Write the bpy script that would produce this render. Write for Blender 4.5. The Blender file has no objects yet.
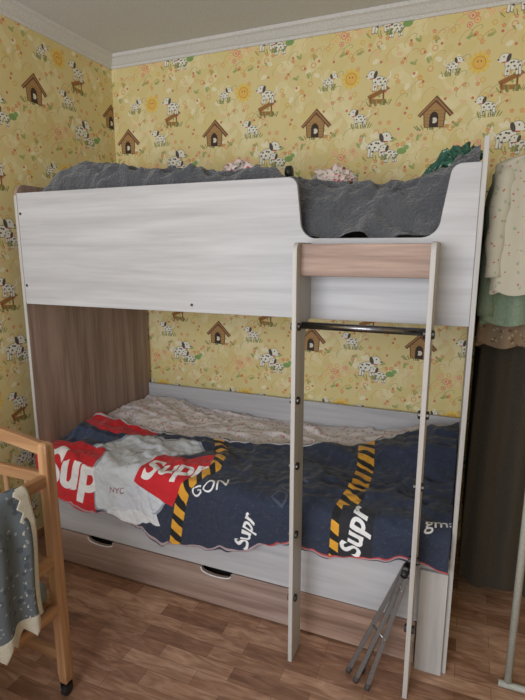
import bpy, bmesh, math, random
import numpy as np
from mathutils import Vector, noise
random.seed(3)
sc=bpy.context.scene
sc.view_settings.view_transform='Standard'
col=sc.collection
def lin(c):
    return tuple(((x/255)/12.92 if x/255<=.04045 else ((x/255+.055)/1.055)**2.4) for x in c)
# ---------------- helpers ----------------
def newmat(name):
    m=bpy.data.materials.new(name);m.use_nodes=True
    nt=m.node_tree;b=nt.nodes['Principled BSDF'];return m,nt,b
def plain(name,rgb,rough=.6,metal=0,sheen=0,bump=0,bscale=200,dist=.004):
    m,nt,b=newmat(name)
    n=nt.nodes.new('ShaderNodeTexNoise');n.inputs['Scale'].default_value=bscale;n.inputs['Detail'].default_value=4
    tc=nt.nodes.new('ShaderNodeTexCoord');nt.links.new(tc.outputs['Object'],n.inputs['Vector'])
    r=nt.nodes.new('ShaderNodeValToRGB');c=lin(rgb)
    r.color_ramp.elements[0].position=.3;r.color_ramp.elements[1].position=.7
    r.color_ramp.elements[0].color=(*[x*.85 for x in c],1);r.color_ramp.elements[1].color=(*[min(1,x*1.12) for x in c],1)
    nt.links.new(n.outputs['Fac'],r.inputs['Fac']);nt.links.new(r.outputs['Color'],b.inputs['Base Color'])
    b.inputs['Roughness'].default_value=rough;b.inputs['Metallic'].default_value=metal
    b.inputs['Sheen Weight'].default_value=sheen
    if bump:
        bp=nt.nodes.new('ShaderNodeBump');bp.inputs['Strength'].default_value=bump;bp.inputs['Distance'].default_value=dist
        nt.links.new(n.outputs['Fac'],bp.inputs['Height']);nt.links.new(bp.outputs['Normal'],b.inputs['Normal'])
    return m
def wood(name,c1,c2,axis='x',rough=.5,s=1.0):
    m,nt,b=newmat(name)
    tc=nt.nodes.new('ShaderNodeTexCoord');mp=nt.nodes.new('ShaderNodeMapping')
    sc_={'x':(1.2,22,22),'y':(22,1.2,22),'z':(22,22,1.2)}[axis]
    mp.inputs['Scale'].default_value=tuple(q*s for q in sc_)
    nt.links.new(tc.outputs['Object'],mp.inputs['Vector'])
    n=nt.nodes.new('ShaderNodeTexNoise');n.inputs['Scale'].default_value=1;n.inputs['Detail'].default_value=6;n.inputs['Distortion'].default_value=.8
    n2=nt.nodes.new('ShaderNodeTexNoise');n2.inputs['Scale'].default_value=6;n2.inputs['Detail'].default_value=3
    nt.links.new(mp.outputs[0],n.inputs['Vector']);nt.links.new(mp.outputs[0],n2.inputs['Vector'])
    mx=nt.nodes.new('ShaderNodeMath');mx.operation='MULTIPLY_ADD';mx.inputs[1].default_value=.35
    nt.links.new(n2.outputs['Fac'],mx.inputs[0]);nt.links.new(n.outputs['Fac'],mx.inputs[2])
    r=nt.nodes.new('ShaderNodeValToRGB');r.color_ramp.elements[0].position=.5;r.color_ramp.elements[1].position=.85
    r.color_ramp.elements[0].color=(*lin(c1),1);r.color_ramp.elements[1].color=(*lin(c2),1)
    nt.links.new(mx.outputs[0],r.inputs['Fac']);nt.links.new(r.outputs['Color'],b.inputs['Base Color'])
    b.inputs['Roughness'].default_value=rough
    return m
def finish(name,bm,mat,parent=None,smooth=False,bevel=0):
    me=bpy.data.meshes.new(name);bmesh.ops.recalc_face_normals(bm,faces=bm.faces);bm.to_mesh(me);bm.free()
    o=bpy.data.objects.new(name,me);col.objects.link(o)
    if mat: me.materials.append(mat)
    if smooth:
        for p in me.polygons:p.use_smooth=True
    if bevel:
        md=o.modifiers.new('b','BEVEL');md.width=bevel;md.segments=2;md.limit_method='ANGLE'
    if parent:o.parent=parent
    return o
def addbox(bm,a,b):
    vs=[bm.verts.new((x,y,z)) for x in(a[0],b[0]) for y in(a[1],b[1]) for z in(a[2],b[2])]
    for f in((0,1,3,2),(4,6,7,5),(0,4,5,1),(2,3,7,6),(0,2,6,4),(1,5,7,3)):bm.faces.new([vs[i] for i in f])
def board(name,a,b,mat,parent=None,bevel=.002):
    bm=bmesh.new();addbox(bm,a,b);return finish(name,bm,mat,parent,bevel=bevel)
def poly(name,pts,plane,lo,hi,mat,parent=None,bevel=.002):
    bm=bmesh.new()
    def P(p,w):
        return {'xz':(p[0],w,p[1]),'yz':(w,p[0],p[1]),'xy':(p[0],p[1],w)}[plane]
    A=[bm.verts.new(P(p,lo)) for p in pts];B=[bm.verts.new(P(p,hi)) for p in pts]
    bm.faces.new(A);bm.faces.new(B[::-1])
    n=len(pts)
    for i in range(n):bm.faces.new((A[i],A[(i+1)%n],B[(i+1)%n],B[i]))
    return finish(name,bm,mat,parent,bevel=bevel)
def arc(cx,cz,r,a0,a1,n=8):
    return [(cx+r*math.cos(math.radians(a0+(a1-a0)*i/n)),cz+r*math.sin(math.radians(a0+(a1-a0)*i/n))) for i in range(n+1)]
def addtube(bm,pts,r,seg=10):
    pts=[Vector(p) for p in pts];rings=[]
    rr=r if isinstance(r,(list,tuple)) else [r]*len(pts)
    for i,p in enumerate(pts):
        t=(pts[min(i+1,len(pts)-1)]-pts[max(i-1,0)]).normalized()
        up=Vector((0,0,1)) if abs(t.z)<.9 else Vector((1,0,0))
        a=t.cross(up).normalized();b=t.cross(a)
        rings.append([bm.verts.new(p+(a*math.cos(2*math.pi*k/seg)+b*math.sin(2*math.pi*k/seg))*rr[i]) for k in range(seg)])
    for i in range(len(rings)-1):
        for k in range(seg):bm.faces.new((rings[i][k],rings[i][(k+1)%seg],rings[i+1][(k+1)%seg],rings[i+1][k]))
    bm.faces.new(rings[0]);bm.faces.new(rings[-1][::-1])
def tube(name,pts,r,mat,parent=None,seg=12):
    bm=bmesh.new();addtube(bm,pts,r,seg);return finish(name,bm,mat,parent,smooth=True)
def empty(name,loc=(0,0,0)):
    e=bpy.data.objects.new(name,None);col.objects.link(e);return e
def fbm(x,y,z,o=4):return noise.fractal(Vector((x,y,z)),1.0,2.0,o)
def ss(a,b,x):
    t=max(0,min(1,(x-a)/(b-a)));return t*t*(3-2*t)
def interp(x,tab):return float(np.interp(x,[t[0] for t in tab],[t[1] for t in tab]))
def ridge(v,k):
    t=max(0,1-abs(v)*k);return t*t*(3-2*t)
def gridmesh(name,nx,ny,fn,mat,parent=None,thick=0,uvfn=None):
    vs=[];uv=[]
    for j in range(ny+1):
        for i in range(nx+1):
            r=fn(i/nx,j/ny);vs.append(r[:3]);uv.append(r[3:] if len(r)>3 else (i/nx,j/ny))
    fs=[(j*(nx+1)+i,j*(nx+1)+i+1,(j+1)*(nx+1)+i+1,(j+1)*(nx+1)+i) for j in range(ny) for i in range(nx)]
    me=bpy.data.meshes.new(name);me.from_pydata(vs,[],fs);me.update()
    u=me.uv_layers.new(name='UVMap')
    for l in me.loops:u.data[l.index].uv=uv[l.vertex_index]
    for p in me.polygons:p.use_smooth=True
    o=bpy.data.objects.new(name,me);col.objects.link(o);me.materials.append(mat)
    if parent:o.parent=parent
    if thick:
        md=o.modifiers.new('s','SOLIDIFY');md.thickness=thick;md.offset=-1
    return o
# ---------------- painting onto generated textures ----------------
class Canvas:
    def __init__(s,w,h,ppm,bg,ox=0,oy=0,wrap=False):
        s.w,s.h,s.p,s.ox,s.oy,s.wrap=w,h,ppm,ox,oy,wrap
        s.a=np.ones((h,w,4),dtype=np.float32);s.a[...,:3]=np.array(bg)/255
    def mask(s,x0,y0,x1,y1,fn,c,al=1):
        i0=int(math.floor((x0-s.ox)*s.p))-1;i1=int((x1-s.ox)*s.p)+2;j0=int(math.floor((y0-s.oy)*s.p))-1;j1=int((y1-s.oy)*s.p)+2
        if not s.wrap:
            i0=max(0,i0);j0=max(0,j0);i1=min(s.w,i1);j1=min(s.h,j1)
        if i1<=i0 or j1<=j0:return
        I,J=np.meshgrid(np.arange(i0,i1),np.arange(j0,j1))
        m=fn((I+.5)/s.p+s.ox,(J+.5)/s.p+s.oy)
        I=I[m]%s.w;J=J[m]%s.h
        s.a[J,I,:3]=s.a[J,I,:3]*(1-al)+np.array(c)/255*al
    def ell(s,cx,cy,rx,ry,c,rot=0,al=1,ring=0):
        R=max(rx,ry);co,si=math.cos(rot),math.sin(rot)
        def f(X,Y):
            dx,dy=X-cx,Y-cy
            q=((dx*co+dy*si)/rx)**2+((-dx*si+dy*co)/ry)**2
            return (q<1)&(q>=ring)
        s.mask(cx-R,cy-R,cx+R,cy+R,f,c,al)
    def poly(s,pts,c,al=1):
        pts=np.array(pts);x0,y0=pts.min(0);x1,y1=pts.max(0)
        def f(X,Y):
            m=np.zeros(X.shape,bool);n=len(pts)
            for i in range(n):
                ax,ay=pts[i];bx,by=pts[(i+1)%n]
                if ay==by:continue
                cnd=((ay>Y)!=(by>Y))&(X<(bx-ax)*(Y-ay)/(by-ay)+ax)
                m^=cnd
            return m
        s.mask(x0,y0,x1,y1,f,c,al)
    def line(s,pts,w,c,al=1):
        for (ax,ay),(bx,by) in zip(pts[:-1],pts[1:]):
            L=math.hypot(bx-ax,by-ay)+1e-9;nx,ny=-(by-ay)/L*w/2,(bx-ax)/L*w/2
            s.poly([(ax+nx,ay+ny),(bx+nx,by+ny),(bx-nx,by-ny),(ax-nx,ay-ny)],c,al)
            if al==1:s.ell(bx,by,w/2,w/2,c)
    def text(s,t,x,y,size,rot,c,bold=.03,flip=1,sx=1,shear=.25):
        cu=bpy.data.curves.new('t','FONT');cu.body=t;cu.size=1;cu.offset=bold;cu.shear=shear;cu.align_x='CENTER';cu.align_y='CENTER'
        o=bpy.data.objects.new('t',cu);col.objects.link(o);bpy.context.view_layer.update()
        me=o.to_mesh();me.calc_loop_triangles();co,si=math.cos(rot),math.sin(rot)
        for tr in me.loop_triangles:
            P=[]
            for v in tr.vertices:
                p=me.vertices[v].co;px,pp=p.x*size*sx,p.y*size*flip
                P.append((x+px*co-pp*si,y+px*si+pp*co))
            s.poly(P,c)
        o.to_mesh_clear();bpy.data.objects.remove(o);bpy.data.curves.remove(cu)
    def image(s,name):
        im=bpy.data.images.new(name,s.w,s.h);im.pixels.foreach_set(s.a.ravel());im.update();im.pack();return im
# ---------------- wallpaper ----------------
rw=random.Random(5)
TW,TH=.56,.54
cv=Canvas(1120,1080,2000,(222,205,148),-TW/2,-TH/2,True)
for _ in range(90):
    x,y=rw.uniform(-.28,.28),rw.uniform(-.27,.27);cv.ell(x,y,rw.uniform(.02,.06),rw.uniform(.012,.035),rw.choice([(234,220,172),(218,198,130),(236,224,182),(224,206,140)]),rw.uniform(0,3),.45)
def flower(x,y,s,c,cc=(230,194,96)):
    for k in range(5):
        a=k*1.257+.3;cv.ell(x+math.cos(a)*s*.6,y+math.sin(a)*s*.6,s*.48,s*.4,c,a,.65)
    cv.ell(x,y,s*.35,s*.35,cc)
def dog(x,y,s,f=1):
    W=(234,230,216);K=(84,76,70);G=(120,112,100)
    cv.ell(x,y,.040*s,.024*s,G,.25*f);cv.ell(x,y,.038*s,.022*s,W,.25*f)
    for dx in(-.028,-.016,.018,.028):
        cv.line([(x+dx*f*s,y-.01*s),(x+dx*f*s*1.1,y-.042*s)],.013*s,G);cv.line([(x+dx*f*s,y-.01*s),(x+dx*f*s*1.1,y-.04*s)],.010*s,W)
    cv.line([(x-.035*f*s,y+.002*s),(x-.055*f*s,y+.02*s),(x-.052*f*s,y+.04*s)],.006*s,W)
    hx,hy=x+.040*f*s,y+.034*s
    cv.ell(hx,hy,.024*s,.021*s,G);cv.ell(hx,hy,.022*s,.019*s,W);cv.ell(hx+.016*f*s,hy-.008*s,.014*s,.010*s,W)
    cv.ell(hx+.027*f*s,hy-.006*s,.005*s,.004*s,K);cv.ell(hx-.018*f*s,hy-.002*s,.009*s,.019*s,K,.3*f);cv.ell(hx+.004*f*s,hy+.005*s,.003*s,.004*s,K)
    cv.line([(hx-.012*f*s,hy-.018*s),(hx+.008*f*s,hy-.02*s)],.005*s,(190,80,64))
    for dx,dy in((-.02,.008),(-.005,-.006),(.01,.01),(.022,-.004),(-.028,-.006),(0,.012),(-.014,-.022),(.024,-.026)):
        cv.ell(x+dx*f*s,y+dy*s,.005*s,.004*s,K)
def tuft(x,y,w,c=(140,146,84)):
    for k in range(16):
        dx=rw.uniform(-w,w);cv.line([(x+dx*.9,y-.006),(x+dx*1.15,y+rw.uniform(.008,.022))],.004,rw.choice([c,(168,162,92),(118,126,76)]))
def house(x,y,s=1):
    tuft(x,y-.05*s,.09)
    cv.poly([(x-.045*s,y-.045*s),(x+.04*s,y-.05*s),(x+.045*s,y+.02*s),(x,y+.062*s),(x-.05*s,y+.02*s)],(96,72,48))
    cv.poly([(x-.041*s,y-.042*s),(x+.036*s,y-.046*s),(x+.04*s,y+.02*s),(x,y+.056*s),(x-.046*s,y+.02*s)],(172,134,84))
    for k in range(5):cv.line([(x-.04*s,y-.032*s+k*.014*s),(x+.037*s,y-.036*s+k*.014*s)],.0015,(126,92,54))
    cv.poly([(x-.075*s,y+.008*s),(x-.062*s,y-.002*s),(x+.002*s,y+.06*s),(x+.062*s,y-.008*s),(x+.078*s,y+.004*s),(x+.004*s,y+.084*s)],(118,78,54))
    cv.line([(x-.07*s,y+.004*s),(x+.002*s,y+.072*s),(x+.07*s,y-.002*s)],.004,(182,140,92))
    cv.ell(x-.004*s,y-.01*s,.019*s,.028*s,(62,46,36));cv.poly([(x-.023*s,y-.044*s),(x+.015*s,y-.046*s),(x+.015*s,y-.01*s),(x-.023*s,y-.01*s)],(62,46,36))
    cv.ell(x-.002*s,y-.018*s,.012*s,.012*s,(222,216,198));cv.ell(x-.012*s,y-.018*s,.004*s,.009*s,(60,54,50))
    cv.ell(x+.05*s,y-.046*s,.012*s,.008*s,(200,156,100))
for k in range(36):
    x,y=rw.uniform(-.28,.28),rw.uniform(-.27,.27)
    P=[(x+.022*t*math.cos(t*1.6),y+.016*t*math.sin(t*1.9)) for t in np.linspace(0,2.4,12)]
    cv.line(P,.002,rw.choice([(184,168,108),(206,154,106),(156,160,114),(214,162,112)]))
for k in range(135):
    x,y=rw.uniform(-.28,.28),rw.uniform(-.27,.27)
    rw.choice([lambda:flower(x,y,.011,(220,150,104)),lambda:flower(x,y,.009,(212,120,92)),lambda:cv.ell(x,y,.013,.013,(212,132,100),0,.7,.5),
      lambda:cv.ell(x,y,.011,.011,(222,172,90),0,.8,.35),lambda:(cv.ell(x,y,.015,.006,(152,162,98),rw.uniform(0,3),.85),cv.ell(x+.01,y+.006,.012,.005,(174,176,108),rw.uniform(0,3),.85)),
      lambda:cv.ell(x,y,.016,.010,(238,230,202),rw.uniform(0,3),.8),lambda:cv.ell(x,y,.006,.006,(198,96,76),0,.8),lambda:cv.ell(x,y,.014,.009,(230,192,152),rw.uniform(0,3),.7)])()
house(0,0,1.03)
cv.poly([(-.31,.115),(-.22,.15),(-.205,.138),(-.3,.095)],(156,106,58));cv.poly([(-.30,.10),(-.225,.095),(-.215,.075),(-.3,.08)],(166,116,66))
cv.line([(-.235,.14),(-.235,.075)],.008,(136,90,50));cv.line([(-.295,.11),(-.295,.07)],.008,(136,90,50))
dog(-.255,.175,.9,-1);tuft(-.25,.075,.06)
dog(-.26,-.11,1.1,1);dog(-.19,-.15,.8,-1);tuft(-.24,-.17,.08)
cv.ell(-.14,-.14,.022,.014,(130,162,96));cv.ell(-.12,-.125,.013,.011,(142,174,106))
for k in range(12):
    a=k*math.pi/6;cv.ell(.17+.032*math.cos(a),.2+.032*math.sin(a),.015,.007,(232,196,86),a)
cv.ell(.17,.2,.027,.027,(210,154,70));cv.ell(.17,.2,.023,.023,(230,184,94))
for dx in(-.007,.007):cv.ell(.17+dx,.205,.0025,.0035,(110,70,44))
for x,y,r,c in((.10,-.13,.014,(228,160,120)),(.13,-.15,.016,(216,132,104)),(.16,-.13,.013,(232,186,142)),(.15,-.17,.014,(226,156,92)),(.12,-.185,.012,(212,122,94)),(.185,-.16,.012,(232,200,154)),(.09,-.165,.011,(230,172,106)),(.19,-.125,.012,(218,132,106)),(.205,-.145,.012,(230,172,120))):
    cv.ell(x,y,r,r,c,0,.85);cv.ell(x,y,r*.75,r*.75,(236,218,176),0,.7);cv.ell(x,y,r*.35,r*.35,c)
dog(.06,.2,.65,1);dog(.22,.02,.8,-1);tuft(.22,-.02,.05);tuft(.06,.165,.04)
wp=cv.image('wallpaper_print')
def imgmat(name,im,rough=.7,bump=None,sheen=0):
    m,nt,b=newmat(name);t=nt.nodes.new('ShaderNodeTexImage');t.image=im
    nt.links.new(t.outputs['Color'],b.inputs['Base Color']);b.inputs['Roughness'].default_value=rough;b.inputs['Sheen Weight'].default_value=sheen
    return m,nt,b,t
m_wall,_,_,_=imgmat('wallpaper',wp,.75)
def wallquad(name,corners,uvs,off):
    me=bpy.data.meshes.new(name);c=[Vector(p) for p in corners];d=[p+Vector(off) for p in c]
    me.from_pydata([tuple(p) for p in c+d],[],[(0,1,2,3),(7,6,5,4),(0,4,5,1),(1,5,6,2),(2,6,7,3),(3,7,4,0)])
    u=me.uv_layers.new(name='UVMap')
    for l in me.loops:u.data[l.index].uv=uvs[l.vertex_index%4]
    me.materials.append(m_wall);o=bpy.data.objects.new(name,me);col.objects.link(o);return o
WX,WY,CH=-.18,.97,2.69;RX=3.1;FY=-3.4
KS=1.065
U=lambda x,x0=.515:(x-x0)/(TW*KS)+.5
V=lambda z,z0=2.195:(z-z0)/(TH*KS)+.5
wallquad('wall_back',[(WX,WY,0),(RX,WY,0),(RX,WY,CH),(WX,WY,CH)],[(U(WX),V(0)),(U(RX),V(0)),(U(RX),V(CH)),(U(WX),V(CH))],(0,.1,0))
wallquad('wall_left',[(WX,FY,0),(WX,WY,0),(WX,WY,CH),(WX,FY,CH)],[(U(FY,.35),V(0,2.34)),(U(WY,.35),V(0,2.34)),(U(WY,.35),V(CH,2.34)),(U(FY,.35),V(CH,2.34))],(-.1,0,0))
wallquad('wall_right',[(RX,WY,0),(RX,FY,0),(RX,FY,CH),(RX,WY,CH)],[(0,V(0)),(7.5,V(0)),(7.5,V(CH)),(0,V(CH))],(.1,0,0))
m_ceil=plain('ceiling_paint',(216,216,218),.9)
board('ceiling',(WX-.1,FY,CH+.001),(RX+.1,WY+.1,CH+.1),m_ceil,bevel=0)
def cornice(name,f):
    prof=[(0,CH-.06),(.008,CH-.06),(.014,CH-.048),(.022,CH-.044),(.048,CH-.02),(.06,CH-.014),(.068,CH),(0,CH)]
    bm=bmesh.new();A=[bm.verts.new(f(p,0)) for p in prof];B=[bm.verts.new(f(p,1)) for p in prof]
    n=len(prof)
    for i in range(n):bm.faces.new((A[i],A[(i+1)%n],B[(i+1)%n],B[i]))
    bm.faces.new(A);bm.faces.new(B[::-1]);return finish(name,bm,m_corn)
m_corn=plain('cornice_white',(214,212,210),.7)
cornice('trim_1',lambda p,e:((WX,RX)[e],WY-p[0],p[1]))
cornice('trim_2',lambda p,e:(WX+p[0],(FY,WY)[e],p[1]))
# floor
m,nt,b=newmat('laminate_floor')
tc=nt.nodes.new('ShaderNodeTexCoord');mp=nt.nodes.new('ShaderNodeMapping');nt.links.new(tc.outputs['Object'],mp.inputs['Vector'])
br=nt.nodes.new('ShaderNodeTexBrick');br.inputs['Scale'].default_value=1;br.inputs['Brick Width'].default_value=.30;br.inputs['Row Height'].default_value=.067
br.inputs['Mortar Size'].default_value=.0007;br.offset=.41;br.offset_frequency=2;br.inputs['Color1'].default_value=(0,0,0,1);br.inputs['Color2'].default_value=(1,1,1,1);br.inputs['Mortar'].default_value=(.3,.3,.3,1)
nt.links.new(mp.outputs[0],br.inputs['Vector'])
mp2=nt.nodes.new('ShaderNodeMapping');mp2.inputs['Scale'].default_value=(5,24,1);nt.links.new(tc.outputs['Object'],mp2.inputs['Vector'])
n=nt.nodes.new('ShaderNodeTexNoise');n.inputs['Scale'].default_value=1.5;n.inputs['Detail'].default_value=7;n.inputs['Distortion'].default_value=1.2;nt.links.new(mp2.outputs[0],n.inputs['Vector'])
r=nt.nodes.new('ShaderNodeValToRGB');r.color_ramp.elements[0].color=(*lin((112,80,62)),1);r.color_ramp.elements[1].color=(*lin((194,158,134)),1)
e=r.color_ramp.elements.new(.5);e.color=(*lin((152,114,92)),1)
mx=nt.nodes.new('ShaderNodeMath');mx.operation='MULTIPLY_ADD';mx.inputs[1].default_value=.55
mx2=nt.nodes.new('ShaderNodeMath');mx2.operation='MULTIPLY_ADD';mx2.inputs[1].default_value=1.5;mx2.inputs[2].default_value=-.5
nt.links.new(n.outputs['Fac'],mx2.inputs[0]);nt.links.new(br.outputs['Color'],mx.inputs[0]);nt.links.new(mx2.outputs[0],mx.inputs[2]);nt.links.new(mx.outputs[0],r.inputs['Fac'])
mm=nt.nodes.new('ShaderNodeMix');mm.data_type='RGBA';mm.inputs[7].default_value=(*lin((96,68,52)),1)
nt.links.new(br.outputs['Fac'],mm.inputs[0]);nt.links.new(r.outputs['Color'],mm.inputs[6]);nt.links.new(mm.outputs[2],b.inputs['Base Color'])
b.inputs['Roughness'].default_value=.4
board('floor',(WX-.1,FY,-.1),(RX+.1,WY+.1,0),m,bevel=0)
m_base=wood('baseboard_wood',(150,105,75),(175,130,95),'y')
board('baseboard_left',(WX,FY,0),(WX+.014,WY,.055),m_base)
board('baseboard_back',(2.0,WY-.014,0),(RX,WY,.055),m_base)
# ---------------- bunk bed ----------------
L=1.95;D=.945
bed=empty('bunk_bed')
ash=wood('white_ash',(170,169,173),(192,192,196),'x',s=.7)
ashv=wood('white_ash_v',(170,167,165),(190,187,185),'z')
oak=wood('shimo_oak',(132,108,98),(170,146,134),'z')
oakx=wood('shimo_oak_x',(126,98,84),(170,142,126),'x')
oakd=wood('shimo_oak_drawer',(136,112,102),(170,148,138),'x')
dark=plain('recess_shade',(22,18,16),.9)  # near-black colour painting the shade behind the handle cutouts
def endpoly(zt,r=.05):
    return [(0,0),(D,0)]+arc(D-r,zt-r,r,0,90)+arc(r,zt-r,r,90,180)
poly('end_panel_left',endpoly(1.85,.05),'yz',0,.016,oak,bed)
poly('end_edge_left',[(-.0015,0),(0.002,0),(.002,1.80),(-.0015,1.80)],'yz',0,.016,ashv,bed,0)
poly('end_panel_right',[(0,0),(D,0),(D,1.80)]+[(.2,1.82),(.12,1.84),(.05,1.87),(.02,1.89),(0,1.90)],'yz',L-.021,L-.005,ashv,bed)
x0,x1=.0165,L-.0215
pts=[(x0,1.315),(x1,1.315),(x1,1.825)]+arc(1.875,1.79,.035,90,170,6)+arc(1.76,1.66,.06,0,-90,8)+arc(1.41,1.66,.06,-90,-180,8)[1:]+arc(1.30,1.775,.037,0,90,8)+[(x0,1.81)]
poly('upper_guard_board',pts,'xz',0,.016,ash,bed)
board('upper_back_board',(x0,D-.018,1.50),(x1,D-.002,1.80),ash,bed)
board('upper_base',(x0,.018,1.40),(x1,D-.02,1.416),ash,bed)
board('lower_back_board',(x0,D-.018,.30),(x1,D-.002,.705),ash,bed)
board('lower_front_rail',(x0,0,.19),(x1,.016,.47),ash,bed)
board('lower_base',(x0,.018,.34),(x1,D-.02,.356),ash,bed)
board('lower_stile',(1.832,-.017,.0),(L-.0215,-.001,.42),ashv,bed)
def dcut(cx,zt,w,h):
    return [(cx+w/2,zt)]+[(cx+w/2*math.cos(math.radians(a)),zt-h*math.sin(math.radians(a))**.6) for a in range(15,180,15)]+[(cx-w/2,zt)]
pd=[(.02,.008),(1.325,.008),(1.325,.182)]+dcut(.985,.182,.15,.03)+dcut(.355,.182,.15,.03)+[(.02,.182)]
poly('drawer_front',pd,'xz',.002,.018,oakd,bed)
board('drawer_shade_board',(.02,.06,.008),(1.32,.07,.186),dark,bed)  # added dark board, stands in for the shade inside the drawer
for i,cx in enumerate((.355,.985)):
    P=dcut(cx,.181,.15,.03);tube('drawer_handle_trim_%d'%(i+1),[(p[0],-.001,p[1]) for p in P],.0032,plain('handle_white',(225,225,225),.4),bed,6)
board('plinth_panel',(1.33,.002,.008),(1.828,.018,.185),oakx,bed)
board('plinth_back',(.02,D-.03,.0),(1.93,D-.014,.3),oakx,bed)
def ladder_side(name,x):
    p=[(-.165,0),(-.06,0),(-.06,.20),(-.06,1.26),(-.02,1.315),(0,1.33),(0,1.585)]+arc(-.135,1.555,.03,90,180,6)
    poly(name,p,'yz',x-.008,x+.008,ashv,bed)
LX,RXL=1.385,1.815
ladder_side('ladder_side_left',LX);ladder_side('ladder_side_right',RXL)
board('ladder_top_front',(LX+.008,-.125,1.475),(RXL-.008,-.109,1.58),oakx,bed)
board('ladder_top_step',(LX+.008,-.108,1.563),(RXL-.008,-.001,1.579),ash,bed)
chrome=plain('dark_chrome',(120,118,120),.25,1)
zinc=plain('zinc_bolt',(80,76,74),.35,1)
tube('ladder_rung',[(LX+.008,-.10,1.305),(RXL-.008,-.10,1.305)],.0125,chrome,bed)
bm=bmesh.new()
for z in(1.305,1.045,.80,.53,.265):
    for x,s in((LX-.008,-1),(LX+.008,1),(RXL-.008,-1),(RXL+.008,1)):
        addtube(bm,[(x,-.14,z),(x+s*.008,-.14,z),(x+s*.010,-.14,z)],[.014,.014,.008],12)
finish('ladder_bolts',bm,zinc,bed,smooth=False)
bm=bmesh.new()
for x,z in((.9,1.345),(.03,1.40),(.03,1.72)):
    addtube(bm,[(x,.001,z),(x,-.002,z)],.006,12)
finish('cam_caps',bm,zinc,bed)
# ---------------- lower bedding ----------------
def fabric_floral(name,base,cols):
    m,nt,b=newmat(name);tc=nt.nodes.new('ShaderNodeTexCoord')
    c0=nt.nodes.new('ShaderNodeRGB');c0.outputs[0].default_value=(*lin(base),1);prev=c0.outputs[0]
    for i,(cc,sc_,th) in enumerate(cols):
        mp=nt.nodes.new('ShaderNodeMapping');mp.inputs['Location'].default_value=(i*3.1,i*1.7,0);nt.links.new(tc.outputs['Object'],mp.inputs['Vector'])
        v=nt.nodes.new('ShaderNodeTexVoronoi');v.inputs['Scale'].default_value=sc_;nt.links.new(mp.outputs[0],v.inputs['Vector'])
        nz=nt.nodes.new('ShaderNodeTexNoise');nz.inputs['Scale'].default_value=sc_*3;nt.links.new(tc.outputs['Object'],nz.inputs['Vector'])
        ad=nt.nodes.new('ShaderNodeMath');ad.operation='MULTIPLY_ADD';ad.inputs[1].default_value=.5;nt.links.new(nz.outputs['Fac'],ad.inputs[0]);nt.links.new(v.outputs['Distance'],ad.inputs[2])
        l=nt.nodes.new('ShaderNodeMath');l.operation='LESS_THAN';l.inputs[1].default_value=th+.25;nt.links.new(ad.outputs[0],l.inputs[0])
        mx=nt.nodes.new('ShaderNodeMix');mx.data_type='RGBA';mx.inputs[7].default_value=(*lin(cc),1)
        nt.links.new(l.outputs[0],mx.inputs[0]);nt.links.new(prev,mx.inputs[6]);prev=mx.outputs[2]
    nt.links.new(prev,b.inputs['Base Color']);b.inputs['Roughness'].default_value=.9;return m
m_sheet=fabric_floral('floral_sheet_cotton',(224,217,218),[((206,166,168),26,.24),((158,166,184),34,.18),((184,180,164),40,.18),((200,116,116),22,.13)])
board('lower_mattress',(.022,.022,.358),(1.922,D-.03,.54),plain('mattress_ticking',(200,195,190),.9),bed,bevel=.03)
def sheet(i,j):
    x=.022+i*1.9;y=.03+j*(D-.055)
    h=.556
    h+=.05*ss(.55,.1,x)*ss(.35,.6,y)+.07*ss(1.45,1.8,x)*ss(.45,.8,y)
    k=ss(.40,.5,y)
    h+=k*(.02+.018*fbm(x*3,y*5,.2,3)+.014*ridge(fbm(x*3+y*2,y*5,1.3,3),3.2)+.006*ridge(fbm(x*8-y*6,y*9,4.3,2),3.5))
    return (x,y,max(h,.5435))
gridmesh('floral_sheet',260,110,sheet,m_sheet,None,.0)
BACK=[(0,.38),(.06,.39),(.4,.40),(.83,.41),(1.2,.46),(1.5,.58),(1.75,.72),(1.93,.80)]
HEM=[(0,-.24),(.15,-.25),(.5,-.283),(.75,-.343),(.95,-.333),(1.16,-.283),(1.34,-.20),(1.5,-.233),(1.76,-.175),(1.93,-.185)]
QW,QH,QP=1.95,1.35,900
q=Canvas(int(QW*QP),int(QH*QP),QP,(40,49,70),0,-.5)
rq=random.Random(2)
for _ in range(9000):
    x,y=rq.uniform(0,1.95),rq.uniform(-.5,.85);a=rq.choice([.4,.5,1.2]);q.line([(x,y),(x+.007*math.cos(a),y+.007*math.sin(a))],.0016,rq.choice([(62,70,90),(78,84,100),(28,34,50)]))
RED=(200,30,42);WH=(236,236,238);AM=(222,162,50);BK=(24,24,26);SH=(206,212,222)
q.poly([(0,-.5),(.38,-.5),(.385,-.2),(.38,.02),(.34,.10),(0,.10)],RED)
q.poly([(.02,.60),(.38,.60),(.44,.37),(.34,.27),(.16,.25),(.02,.30)],RED)
q.poly([(0,.25),(.16,.225),(.30,.235),(.26,.15),(.1,.14),(0,.15)],(60,76,110))
q.poly([(.24,.10),(.33,.26),(.44,.36),(.52,.33),(.60,.36),(.72,.34),(.80,.26),(.74,.2),(.66,.12),(.64,-.04),(.77,-.14),(.72,-.21),(.60,-.26),(.45,-.27),(.38,-.24),(.37,.02),(.34,.09)],(150,158,174))
q.poly([(.26,.10),(.34,.25),(.44,.35),(.52,.32),(.60,.35),(.71,.33),(.78,.26),(.72,.2),(.65,.12),(.63,-.04),(.76,-.14),(.71,-.20),(.60,-.25),(.46,-.26),(.39,-.23),(.385,.02),(.35,.10)],SH)
q.poly([(.45,-.25),(.72,-.205),(.74,-.245),(.6,-.295),(.45,-.29)],(220,224,230))
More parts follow.
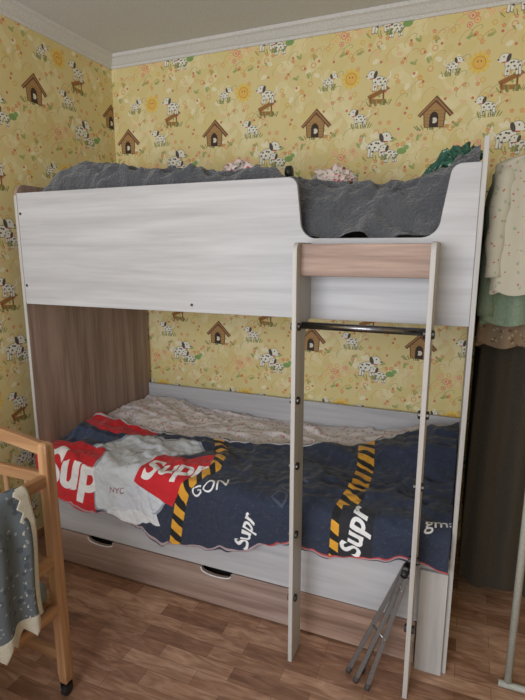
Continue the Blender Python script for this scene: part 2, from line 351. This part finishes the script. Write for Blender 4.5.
for k in range(6):
    x=.40+.055*k;q.line([(x+.05,.28-.01*k),(x+.02,.1),(x,-.08),(x+.03,-.22)],.005,(176,184,198),.7)
q.line([(.44,.345),(.52,.30),(.60,.345)],.012,(120,128,146))
q.text('Supr',.275,-.09,.235,.0,WH,.04)
q.poly([(.385,-.22),(.385,.05),(.60,.05),(.60,-.22)],SH)
q.text('T',.50,.10,.09,.3,(150,158,176),.02);q.text('NYC',.50,-.15,.035,.1,(150,100,110),.01)
q.poly([(.60,-.07),(.64,.13),(.90,.20),(.93,.13),(.80,-.15)],RED)
q.text('Supr',.76,.03,.155,.27,WH,.035)
q.text('GON',.965,-.04,.075,.55,WH,.01)
q.text('brooklyn',.56,-.315,.05,-.05,(170,176,190),.0)
q.text('Supr',1.145,-.20,.085,1.35,WH,.02)
def band(pts,w):
    q.line(pts,w,AM)
    for (ax,ay),(bx,by) in zip(pts[:-1],pts[1:]):
        Ls=math.hypot(bx-ax,by-ay);ux,uy=(bx-ax)/Ls,(by-ay)/Ls;nx,ny=-uy,ux
        k=0.0
        while k<Ls:
            cx,cy=ax+ux*k,ay+uy*k;h=w/2*1.04;g=.016
            q.poly([(cx+nx*h+ux*.02,cy+ny*h+uy*.02),(cx+nx*h+ux*(.02+g*2),cy+ny*h+uy*(.02+g*2)),(cx-nx*h-ux*.02+ux*g*2,cy-ny*h-uy*.02+uy*g*2),(cx-nx*h-ux*.02,cy-ny*h-uy*.02)],BK)
            k+=.075
band([(.76,.45),(.90,.24),(.93,.10),(.84,-.12),(.80,-.36)],.05)
band([(1.50,.70),(1.55,.35),(1.56,.12),(1.54,-.05),(1.53,-.28)],.075)
q.poly([(1.535,.0),(1.66,.02),(1.66,-.24),(1.53,-.24)],(36,38,46))
q.text('Supr',1.59,-.10,.11,1.45,WH,.03)
q.text('gma',1.885,.0,.07,.3,WH,.01);q.text('DRM',1.30,.05,.10,1.3,(74,82,100),.0);q.text('ST',1.1,.2,.2,.4,(58,66,86),.0)
bl=[(i*.02,interp(i*.02,HEM)+.006) for i in range(98)]
q.line(bl,.010,(170,150,156))
q.line([(x,y+.004) for x,y in bl if x>1.2],.006,(186,70,70))
bb=[(i*.02,interp(i*.02,BACK)-.006) for i in range(98)];q.line(bb,.012,(190,190,196))
m_q,nt,b,t=imgmat('navy_quilt_print',q.image('quilt_print'),.85,sheen=.15)
uvn=nt.nodes.new('ShaderNodeUVMap');mpq=nt.nodes.new('ShaderNodeMapping');mpq.inputs['Scale'].default_value=(QW,QH,1);nt.links.new(uvn.outputs[0],mpq.inputs['Vector'])
v=nt.nodes.new('ShaderNodeTexVoronoi');v.inputs['Scale'].default_value=38;v.feature='SMOOTH_F1';nt.links.new(mpq.outputs[0],v.inputs['Vector'])
bp=nt.nodes.new('ShaderNodeBump');bp.inputs['Strength'].default_value=.7;bp.inputs['Distance'].default_value=.012;bp.invert=True
nt.links.new(v.outputs['Distance'],bp.inputs['Height']);nt.links.new(bp.outputs['Normal'],b.inputs['Normal'])
YF,R=-.034,.05
def quilt(i,j):
    x=.02+i*1.905
    s=interp(x,BACK)*(1-j)+interp(x,HEM)*j
    s+=(.006*math.sin(x*17)+.003*math.sin(x*41))*(abs(j-.5)*2)**4
    s0=s;q_=R*math.pi/2
    zt=.588+.012*fbm(x*2.2,s*3,3.1,3)+.015*ridge(fbm(x*3.2+s*2.5,s*4-x,7.7,3),3.0)+.08*ss(1.45,1.85,x)*ss(.25,.6,s)+.045*ss(.4,.05,x)*ss(.1,.35,s)
    zt+=.008*ridge(fbm(x*7+s*4,s*6-x*3,2.7,2),3)
    zt=max(zt,.580)
    if s>=0:
        y=YF+R+s;z=zt+.03*ss(.35,.5,s)
    elif s>-q_:
        a=-s/R;y=YF+R-R*math.sin(a);z=zt-R+R*math.cos(a)
    else:y=YF;z=zt-R+(s+q_)
    if s<0:
        w=.010*math.sin(x*15+2.5*fbm(x*3,0,0,2))*ss(0,-.25,s)+.010*fbm(x*6,s*5,2,2)
        y+=max(-.014,min(.014,w))
    return (x,y,z,x/QW,(s0+.5)/QH)
gridmesh('quilt',320,160,quilt,m_q,None,.006)
# ---------------- upper bedding ----------------
board('upper_mattress',(.022,.022,1.418),(1.922,D-.03,1.56),plain('mattress_ticking_up',(190,188,185),.9),bed,bevel=.03)
m_bl=plain('grey_plush',(80,82,88),.95,0,.35,1.0,90,.012)
TOP=[(0,1.85),(.05,1.87),(.1,1.90),(.2,1.92),(.35,1.90),(.6,1.865),(.9,1.85),(1.2,1.83),(1.34,1.79),(1.5,1.77),(1.65,1.76),(1.8,1.81),(1.9,1.85),(1.93,1.86)]
def blz(x,y):
    top=interp(x,TOP)
    f=ss(.0,.16,y-.026)
    z=1.585+(top-1.585)*f
    z-=(top-1.72)*.3*ss(.6,.9,y)
    n1=fbm(x*2.5+y*2,y*5,5.1,3)
    z+=(.035*n1+.035*ridge(fbm(x*4-y*3,y*6+x,9.2,3),2.6)+.014*ridge(fbm(x*9-y*5,y*8+x*4,3.2,2),2.6)+.006*fbm(x*22,y*22,1,3))*(.35+.65*f)
    return max(1.566,z)
def blanket(i,j):
    x=.021+i*1.9
    y=.026+(D-.06)*j**1.3
    fold=.022*ridge(fbm(x*3.2,y*7+x*2,6.6,3),2.4)*ss(.3,.0,y)
    return (x,max(.021,y-.5*fold),blz(x,y)+fold)
gridmesh('grey_blanket',340,160,blanket,m_bl,None,0)
def crumple(name,c,r,mat,seed,amp=.35):
    bm=bmesh.new();bmesh.ops.create_icosphere(bm,subdivisions=5,radius=1)
    for v in bm.verts:
        p=v.co.copy();k=1+amp*fbm(p.x*1.3+seed,p.y*1.3,p.z*1.3,4)+amp*.8*(1-min(1,abs(fbm(p.x*1.8,p.y*1.8+seed,p.z*1.8,3))*3))-.2
        x,y=c[0]+p.x*r[0]*k,c[1]+p.y*r[1]*k
        v.co=Vector((x,y,blz(x,y)+.004+r[2]*(.8+p.z*k)))
    return finish(name,bm,mat,None,smooth=True)
m_pink=fabric_floral('pink_floral_cotton',(214,196,190),[((190,90,104),40,.28),((110,150,120),50,.22)])
m_green=fabric_floral('green_print_cotton',(60,104,86),[((170,180,160),40,.22),((36,72,58),50,.25)])
crumple('crumpled_pillowcase',(.99,.30,0),(.10,.07,.032),m_pink,1.1)
crumple('folded_baby_shirt',(1.38,.35,0),(.08,.06,.030),m_pink,4.1)
crumple('green_scarf',(1.82,.42,0),(.10,.10,.045),m_green,7.3)
blk=plain('black_plastic',(28,28,32),.45)
hp=empty('headphones');HX,HY=1.16,.27
hz=max(blz(HX+dx,HY+dy) for dx in(-.06,0,.06) for dy in(-.05,0,.05))+.012
tube('headband',[(HX+.06*math.cos(a),HY+.075*math.sin(a),hz+.004) for a in np.linspace(0,3.1416,16)],.007,blk,hp)
for k,xx in enumerate((HX-.055,HX+.055)):
    bm=bmesh.new();addtube(bm,[(xx-.014,HY-.01,hz+.014),(xx-.009,HY-.01,hz+.014),(xx+.009,HY-.01,hz+.014),(xx+.014,HY-.01,hz+.014)],[.018,.026,.026,.018],16);finish('ear_cup_%d'%(k+1),bm,blk,hp,smooth=True)
# ---------------- folded metal stand leaning in the ladder ----------------
tp=empty('folded_metal_stand');steel=plain('brushed_steel',(150,148,148),.35,.9);greybar=plain('painted_grey_metal',(112,108,106),.45,.5)
tops=[(1.785,-.085,.47),(1.795,-.10,.46),(1.790,-.115,.48),(1.795,-.125,.45)]
bots=[(1.605,-.13,.010),(1.64,-.165,.010),(1.655,-.11,.010),(1.685,-.18,.010)]
for i,(a,c) in enumerate(zip(tops,bots)):
    a=Vector(a);c=Vector(c);d=(c-a).normalized();sd=d.cross(Vector((0,1,0))).normalized();up=d.cross(sd)
    bm=bmesh.new();w_,t_=.008,.004
    r0=[bm.verts.new(a+sd*p*w_+up*q2*t_) for p,q2 in((-1,-1),(1,-1),(1,1),(-1,1))];r1=[bm.verts.new(c+sd*p*w_+up*q2*t_) for p,q2 in((-1,-1),(1,-1),(1,1),(-1,1))]
    bm.faces.new(r0);bm.faces.new(r1[::-1])
    for k in range(4):bm.faces.new((r0[k],r0[(k+1)%4],r1[(k+1)%4],r1[k]))
    finish('bar_%d'%(i+1),bm,greybar,tp,bevel=.001)
    tube('foot_%d'%(i+1),[c+(a-c)*.035,c+Vector((0,0,-.004))],[.009,.010],plain('grey_rubber',(70,68,68),.7),tp)
for k,t_ in enumerate((.12,.55)):
    p=[Vector(a).lerp(Vector(c),t_) for a,c in zip(tops,bots)]
    tube('pivot_%d'%(k+1),[p[0]+(p[0]-p[3])*.1,p[3]+(p[3]-p[0])*.1],.0045,steel,tp)
tube('hub',[(1.79,-.075,.465),(1.785,-.135,.46)],.012,blk,tp)
# ---------------- baby crib ----------------
crib=empty('baby_crib');pc=((140,98,66),(180,140,102));pine=wood('varnished_pine',*pc,'z',.4);piney=wood('varnished_pine_y',*pc,'y',.4);pinex=wood('varnished_pine_x',*pc,'x',.4)
AX,BX,AY,CY=.695,.03,-.60,-1.80
def post(name,x,y,zt):
    bm=bmesh.new();s=.019
    prev=None
    for z,k in((.055,.8),(.10,1),(zt-.03,1),(zt-.008,.9),(zt,.6)):
        vs=[bm.verts.new((x+dx*s*k,y+dy*s*k,z)) for dx,dy in((-1,-1),(1,-1),(1,1),(-1,1))]
        if prev:
            for i in range(4):bm.faces.new((prev[i],prev[(i+1)%4],vs[(i+1)%4],vs[i]))
        else:bm.faces.new(vs)
        prev=vs
    bm.faces.new(prev);finish(name,bm,pine,crib,bevel=.004)
def caster(name,x,y):
    tube(name+'_stem',[(x,y,.07),(x,y,.035)],.006,steel,crib)
    bm=bmesh.new();addtube(bm,[(x-.012,y,.022),(x-.008,y,.022),(x+.008,y,.022),(x+.012,y,.022)],[.016,.022,.022,.016],18);finish(name+'_wheel',bm,blk,crib,smooth=False)
    bm=bmesh.new();addbox(bm,(x-.017,y-.012,.026),(x-.013,y+.012,.055));addbox(bm,(x+.013,y-.012,.026),(x+.017,y+.012,.055));addbox(bm,(x-.017,y-.012,.05),(x+.017,y+.012,.055));finish(name+'_fork',bm,blk,crib)
for i,(x,y) in enumerate(((AX,AY),(BX,AY),(AX,CY),(BX,CY))):
    post('post_%d'%(i+1),x,y,.955);caster('caster_%d'%(i+1),x,y)
for e,y in enumerate((AY,CY)):
    n=14;P=[(BX+(AX-BX)*t/n,.93+.035*math.sin(math.pi*t/n)) for t in range(n+1)]
    pp=[(px,pz+.022) for px,pz in P]+[(px,pz-.022) for px,pz in P[::-1]]
    poly('end_top_rail_%d'%(e+1),pp,'xz',y-.012,y+.012,pinex,crib,.004)
    for k,z in enumerate((.83,.36,.16)):board('end_rail_%d_%d'%(e+1,k+1),(BX,y-.010,z-.02),(AX,y+.010,z+.02),pinex,crib,.004)
    bm=bmesh.new()
    for k in range(6):
        xx=BX+.095*(k+1);addtube(bm,[(xx,y,.37),(xx,y,.82)],.009,10)
    finish('end_slats_%d'%(e+1),bm,pine,crib,smooth=True)
for e,x in enumerate((AX,BX)):
    for k,z in enumerate((.83,.54,.36)):board('side_rail_%d_%d'%(e+1,k+1),(x-.011,CY,z-.02),(x+.011,AY,z+.02),piney,crib,.004)
    bm=bmesh.new()
    for k in range(12):
        yy=CY+.092*(k+1);addtube(bm,[(x,yy,.37),(x,yy,.82)],.008,10)
    finish('side_slats_%d'%(e+1),bm,pine,crib,smooth=True)
board('crib_base',(BX+.015,CY+.015,.37),(AX-.015,AY-.015,.385),pine,crib)
board('crib_mattress',(BX+.02,CY+.02,.386),(AX-.02,AY-.02,.46),plain('crib_ticking',(120,130,138),.9),crib,.02)
cl=empty('lace_trimmed_blanket')
m_cl=fabric_floral('bluegrey_cotton',(94,102,110),[((74,82,92),30,.3),((140,146,150),44,.2)])
m_lace=plain('beige_lace',(200,194,180),.95,0,0,.9,300)
def drape(i,j):
    y=-.715-.62*i
    s=-.36+j*.80
    rr=.022;zt=.853
    wv=.014*math.sin(i*34+1.2*math.sin(i*9))*min(1,abs(s)*5)
    if abs(s)<rr*math.pi/2:
        a=s/rr;x=AX+rr*math.sin(a);z=zt-rr+rr*math.cos(a)+.0
    else:
        sg=1 if s>0 else -1;x=AX+sg*rr;z=zt-rr-(abs(s)-rr*math.pi/2)
        x+=sg*(.016+wv)*min(1,(abs(s)-rr*math.pi/2)*12)
    z+=.006*math.sin(i*21)
    return (x,y+.02*max(0,s)*math.sin(s*14),z)
gridmesh('drape_cloth',110,60,drape,m_cl,cl,.003)
def lace_bottom(i,j):
    a=drape(i,1.0);k=abs(((i*11)%1)-.5)*2
    return (a[0]+.002,a[1],a[2]+.012-j*(.03+.04*(1-k)))
gridmesh('lace_hem',220,8,lace_bottom,m_lace,cl,.002)
def lace_side(i,j):
    a=drape(0,.45+.55*i);k=abs(((i*11)%1)-.5)*2
    return (a[0]+.004,a[1]+.010-j*(.035+.018*(1-k)),a[2])
gridmesh('lace_edge',200,6,lace_side,m_lace,cl,.002)
# ---------------- clothes rack and garments ----------------
rack=empty('clothes_rack');RXX,RZ=2.155,1.93
whp=plain('white_enamel',(176,178,170),.4)
tube('rail',[(RXX,.02,RZ),(RXX,.93,RZ)],.012,whp,rack)
for k,yy in enumerate((.02,.93)):
    tube('upright_%d'%(k+1),[(RXX,yy,RZ),(RXX,yy,.03)],.013,whp,rack)
    tube('foot_bar_%d'%(k+1),[(RXX-.03,yy,.015),(RXX+.3,yy,.015)],.012,whp,rack)
def garment(name,yc,ztop,zbot,wtop,wbot,dep,mat,seed,xc=RXX,sleeve=.5,sw=.05):
    e=empty(name);bm=bmesh.new();N=72;M=30;rings=[]
    for j in range(M+1):
        t=j/M;z=ztop+(zbot-ztop)*t
        sh=ss(0,.10,t);w=(.05+(wtop-.05)*sh)*(1-t)+wbot*t if t>.1 else .05+(wtop-.05)*sh
        d=dep*(.35+.65*ss(0,.25,t))
        r_=[]
        for k in range(N):
            a=2*math.pi*k/N
            f=1+(.12+.35*t)*math.sin(9*a+seed+1.5*math.sin(t*2+seed))*.6+.12*fbm(math.cos(a)*2+seed,math.sin(a)*2,t*3,3)
            r_.append(bm.verts.new((xc+w*math.cos(a)*(1+.05*math.sin(seed+t*4)),yc+d*math.sin(a)*f+.010*math.sin(math.cos(a)*11+seed),z-(.0 if t<1 else .01*math.sin(5*a)))))
        rings.append(r_)
    for j in range(M):
        for k in range(N):bm.faces.new((rings[j][k],rings[j][(k+1)%N],rings[j+1][(k+1)%N],rings[j+1][k]))
    bm.faces.new(rings[0]);finish('body',bm,mat,e,smooth=True)
    if sleeve:
        for sgn in(-1,1):
            bm=bmesh.new();P=[];Rr=[]
            for k in range(17):
                t=k/16;P.append((xc+sgn*(wtop-.03+.02*math.sin(t*2)),yc-.01*t,ztop-.05-sleeve*t));Rr.append(sw*(.45+.55*ss(0,.12,t))*(1-.3*t)*(1+.10*math.sin(t*19+seed))*.8)
            addtube(bm,P,Rr,14);finish('sleeve_%s'%('l' if sgn<0 else 'r'),bm,mat,e,smooth=True)
    tube('hanger_hook',[(xc,yc,ztop-.005),(xc,yc,RZ-.02),(xc+.012,yc,RZ-.008),(xc+.016,yc,RZ+.006),(xc+.008,yc,RZ+.016),(xc-.004,yc,RZ+.016)],.002,steel,e,6)
m_ws=fabric_floral('cream_spotted_cotton',(182,176,158),[((168,108,98),46,.15),((150,160,134),36,.2)])
m_mint=plain('mint_knit',(124,140,118),.95,0,0,.5,120)
m_rust=fabric_floral('beige_print',(136,116,94),[((110,78,64),36,.26),((160,150,126),42,.22)])
m_dk=plain('dark_wool',(50,44,40),.95,0,0,.5,120);m_ol=plain('olive_wool',(62,56,46),.95,0,0,.5,120);m_pl=plain('plum_wool',(54,42,44),.95,0,0,.5,120)
garment('cream_spotted_shirt',.14,1.88,1.42,.175,.18,.030,m_ws,1.0,RXX,.36,.046)
garment('mint_cardigan',.26,1.875,1.30,.185,.19,.030,m_mint,2.3,RXX,.5,.046)
garment('beige_blouse',.37,1.885,1.20,.185,.19,.030,m_rust,3.1,RXX)
garment('olive_coat',.485,1.87,.10,.18,.18,.04,m_ol,4.4,RXX+.005,.65,.055)
garment('plum_coat',.62,1.87,.12,.18,.185,.045,m_pl,5.2,RXX+.005,.65,.055)
garment('dark_coat',.77,1.87,.12,.18,.185,.045,m_dk,6.1,RXX+.005,.65,.055)
# ---------------- camera ----------------
cam=bpy.data.cameras.new('camera');co=bpy.data.objects.new('camera',cam);col.objects.link(co)
co.location=(1.915,-1.74,1.56);co.rotation_euler=(math.radians(90-11.3),0,math.radians(22.2))
cam.sensor_fit='VERTICAL';cam.sensor_height=36;cam.lens=36*500/700;cam.clip_start=.05
sc.camera=co
def area(name,loc,rot,sx,sy,e,c):
    l=bpy.data.lights.new(name,'AREA');l.shape='RECTANGLE';l.size=sx;l.size_y=sy;l.energy=e;l.color=c
    o=bpy.data.objects.new(name,l);col.objects.link(o);o.location=loc;o.rotation_euler=rot
area('window_daylight',(.9,-3.3,1.6),(math.radians(90),0,0),1.8,1.5,68,(.93,.96,1))
w=bpy.data.worlds.new('world');sc.world=w;w.use_nodes=True;w.node_tree.nodes['Background'].inputs[0].default_value=(.86,.92,1,1);w.node_tree.nodes['Background'].inputs[1].default_value=.8
